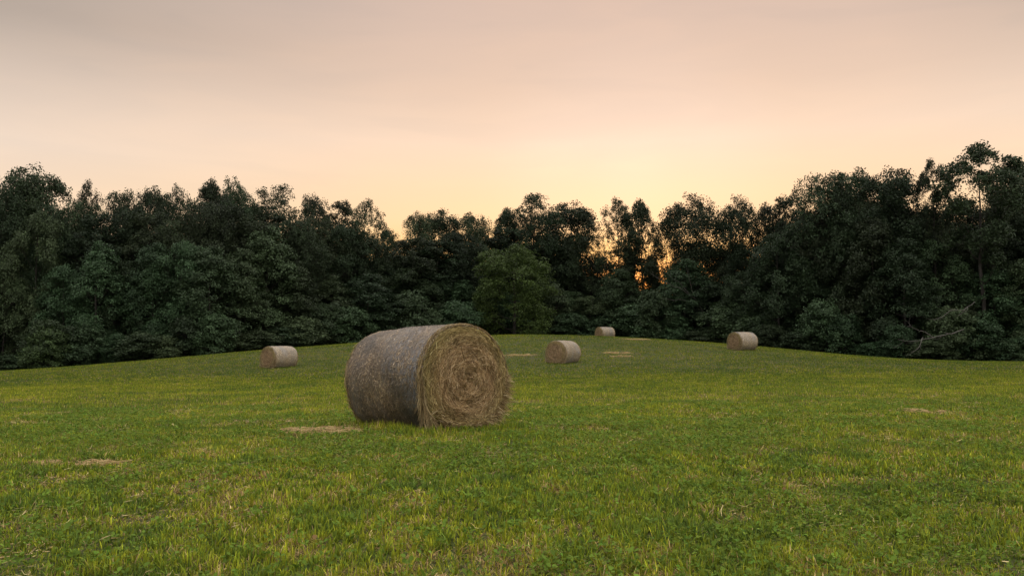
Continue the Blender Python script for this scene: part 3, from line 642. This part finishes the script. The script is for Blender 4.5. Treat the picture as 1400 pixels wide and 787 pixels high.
ZONES = [(-999, 350, 'left of the left small bale'), (350, 490, 'behind the left small bale'), (490, 640, 'behind the big bale'), (640, 860, 'behind the farthest bale'),
         (860, 1060, 'around the right small bale'), (1060, 1240, 'right of the right small bale'), (1240, 2999, 'beneath the tallest tree')]
def zone(px): return [z_ for a_, b2_, z_ in ZONES if a_ <= px < b2_][0]
# second rank: fills the wood behind the edge, a little lower than the skyline
px = -220.
while px < 1640:
    sun_gap = 800 < px < 1035
    ty = float(np.interp(px, SX, SY)) + rng2.uniform(20, 48) + (34 if sun_gap else 0) + (46 if 800 < px < 838 or 890 < px < 925 else 0)
    tree(['oak1', 'oak2', 'oak3', 'oak1', 'tall1'][rng2.integers(5)], px, ty, rng2.uniform(70, 100), float(treeline(px)) + rng2.uniform(5, 8), 'dark second-rank tree of the woods ' + zone(px), 'inner woodland trees ' + zone(px))
    px += rng2.uniform(28, 38)
# deep ranks behind everything close the sight lines low down
for dep, lo_, hi_ in ((13, 50, 80), (24, 60, 90), (36, 75, 100)):
    px = -260. + dep
    while px < 1680:
        ty = float(np.interp(px, SX, SY)) + rng2.uniform(lo_, hi_) + (48 if 790 < px < 1040 else 0)
        tree(['full1', 'full3', 'full2'][rng2.integers(3)], px, ty, rng2.uniform(85, 115), float(treeline(px)) + rng2.uniform(dep, dep + 3), 'shadowy tree deep inside the woods ' + zone(px), 'deep woodland trees ' + zone(px))
        px += rng2.uniform(34, 46)
# front rank with foliage down to the grass
px = -200.
while px < 1620:
    if not (655 < px < 745):
        ty = float(np.interp(px, [-200, 0, 150, 300, 400, 520, 640, 760, 850, 950, 1080, 1200, 1400, 1600], [330, 330, 318, 330, 345, 345, 365, 385, 385, 375, 330, 300, 330, 320])) + rng2.uniform(-48, 40)
        if 1310 < px < 1375: ty += 55
        tree(['full1', 'full2', 'full3', 'full1'][rng2.integers(4)], px, ty, rng2.uniform(78, 115), float(treeline(px)) + rng2.uniform(1.0, 4.0), 'bushy dark green tree at the woods edge ' + zone(px), 'woods edge trees ' + zone(px), 'edge_tree')
    px += rng2.uniform(36, 48)
tree('pale', 703, 333, 122, float(treeline(703)) - 3.5, 'light olive green rounded tree in front of the dark woods at centre', None, 'edge_tree', .4, M_LEAF2)
tree('bush2', 631, 417, 54, float(treeline(631)) - 4, 'smooth rounded shrub peeping over the top of the big bale', None, 'edge_shrub', .4)
tree('bush1', 66, 444, 62, 67.5, 'rounded shrub at the field edge far left', None, 'edge_shrub', .9, M_LEAF2)
px = -180.
while px < 1600:
    h_ = rng2.uniform(18, 78); by = float(np.interp(px, [0, 200, 350, 490, 700, 826, 1000, 1200, 1400], [508, 492, 479, 468, 458, 460, 471, 489, 495]))
    tree(['bush1', 'bush2'][rng2.integers(2)], px, by - h_, rng2.uniform(48, 80), float(treeline(px)) - rng2.uniform(.3, 2.0), 'low dark shrub at the foot of the woods ' + zone(px), 'undergrowth shrubs ' + zone(px), 'edge_shrub')
    px += rng2.uniform(26, 44)

# bare dead limbs
def dead(name, base, segs, label, seed):
    """segs: (from px, py, to px, py, r0, r1) in survey picture units at depth base"""
    rg = np.random.default_rng(seed); parts = []
    p0 = None
    for (x0, y0, x1, y1, r0, r1, dd) in segs:
        a_ = np.array(ray(x0, y0, base)); b2_ = np.array(ray(x1, y1, base - dd)); n_ = 9; tt_ = np.linspace(0, 1, n_)[:, None]
        dlen = np.linalg.norm(b2_ - a_); off = np.cumsum(rg.normal(0, .035 * dlen, (n_, 3)), 0) * (1 - tt_) * tt_ * 2.2
        parts.append(tube(a_ + (b2_ - a_) * tt_ + off, np.linspace(r0, r1, n_), 6))
        for q_ in range(3):                                    # side twigs
            i = rg.integers(3, 8); s_ = (a_ + (b2_ - a_) * tt_ + off)[i]; e_ = s_ + (b2_ - a_) / dlen * rg.uniform(.3, .8) + rg.normal(0, .35, 3)
            parts.append(tube(bent(s_, e_, rg, 4, .08), np.linspace(r1 * .9, .008, 4), 4))
    v, c_, i = join(parts); v = v.copy(); o_ = np.array(ray(segs[0][0], segs[0][1], base)); 
    o = link(name, mesh(name, v - o_, 4, i, None, M_DEAD, True)); o.location = o_; o['label'] = label; o['category'] = 'dead branches'
    return o
Yd = float(treeline(930)) - 1.0
dead('dead_tree_limbs', Yd, [(975, 460, 950, 408, .06, .045, 0), (950, 408, 888, 372, .035, .01, 1), (950, 408, 905, 366, .03, .01, 1), (952, 412, 905, 408, .03, .01, 1.2), (950, 408, 938, 362, .028, .008, .5), (956, 420, 915, 398, .025, .008, .6), (960, 430, 990, 400, .025, .008, .4)],
     'bare grey dead limbs fanning out left against the dark woods', 3)
Yd = 66.5
dead('fallen_branch', Yd, [(1318, 450, 1285, 459, .05, .04, 0), (1285, 459, 1228, 464, .045, .015, .6), (1262, 461, 1245, 481, .04, .01, .8), (1275, 461, 1240, 446, .04, .01, .5)], 'pale fallen forked branch low at the woods edge on the right', 6)
dead('bare_branch', 67, [(1333, 412, 1318, 424, .03, .03, 0), (1318, 424, 1300, 424, .03, .025, .3), (1300, 424, 1276, 438, .03, .01, .4)], 'short crooked bare branch above the pale fallen one', 9)
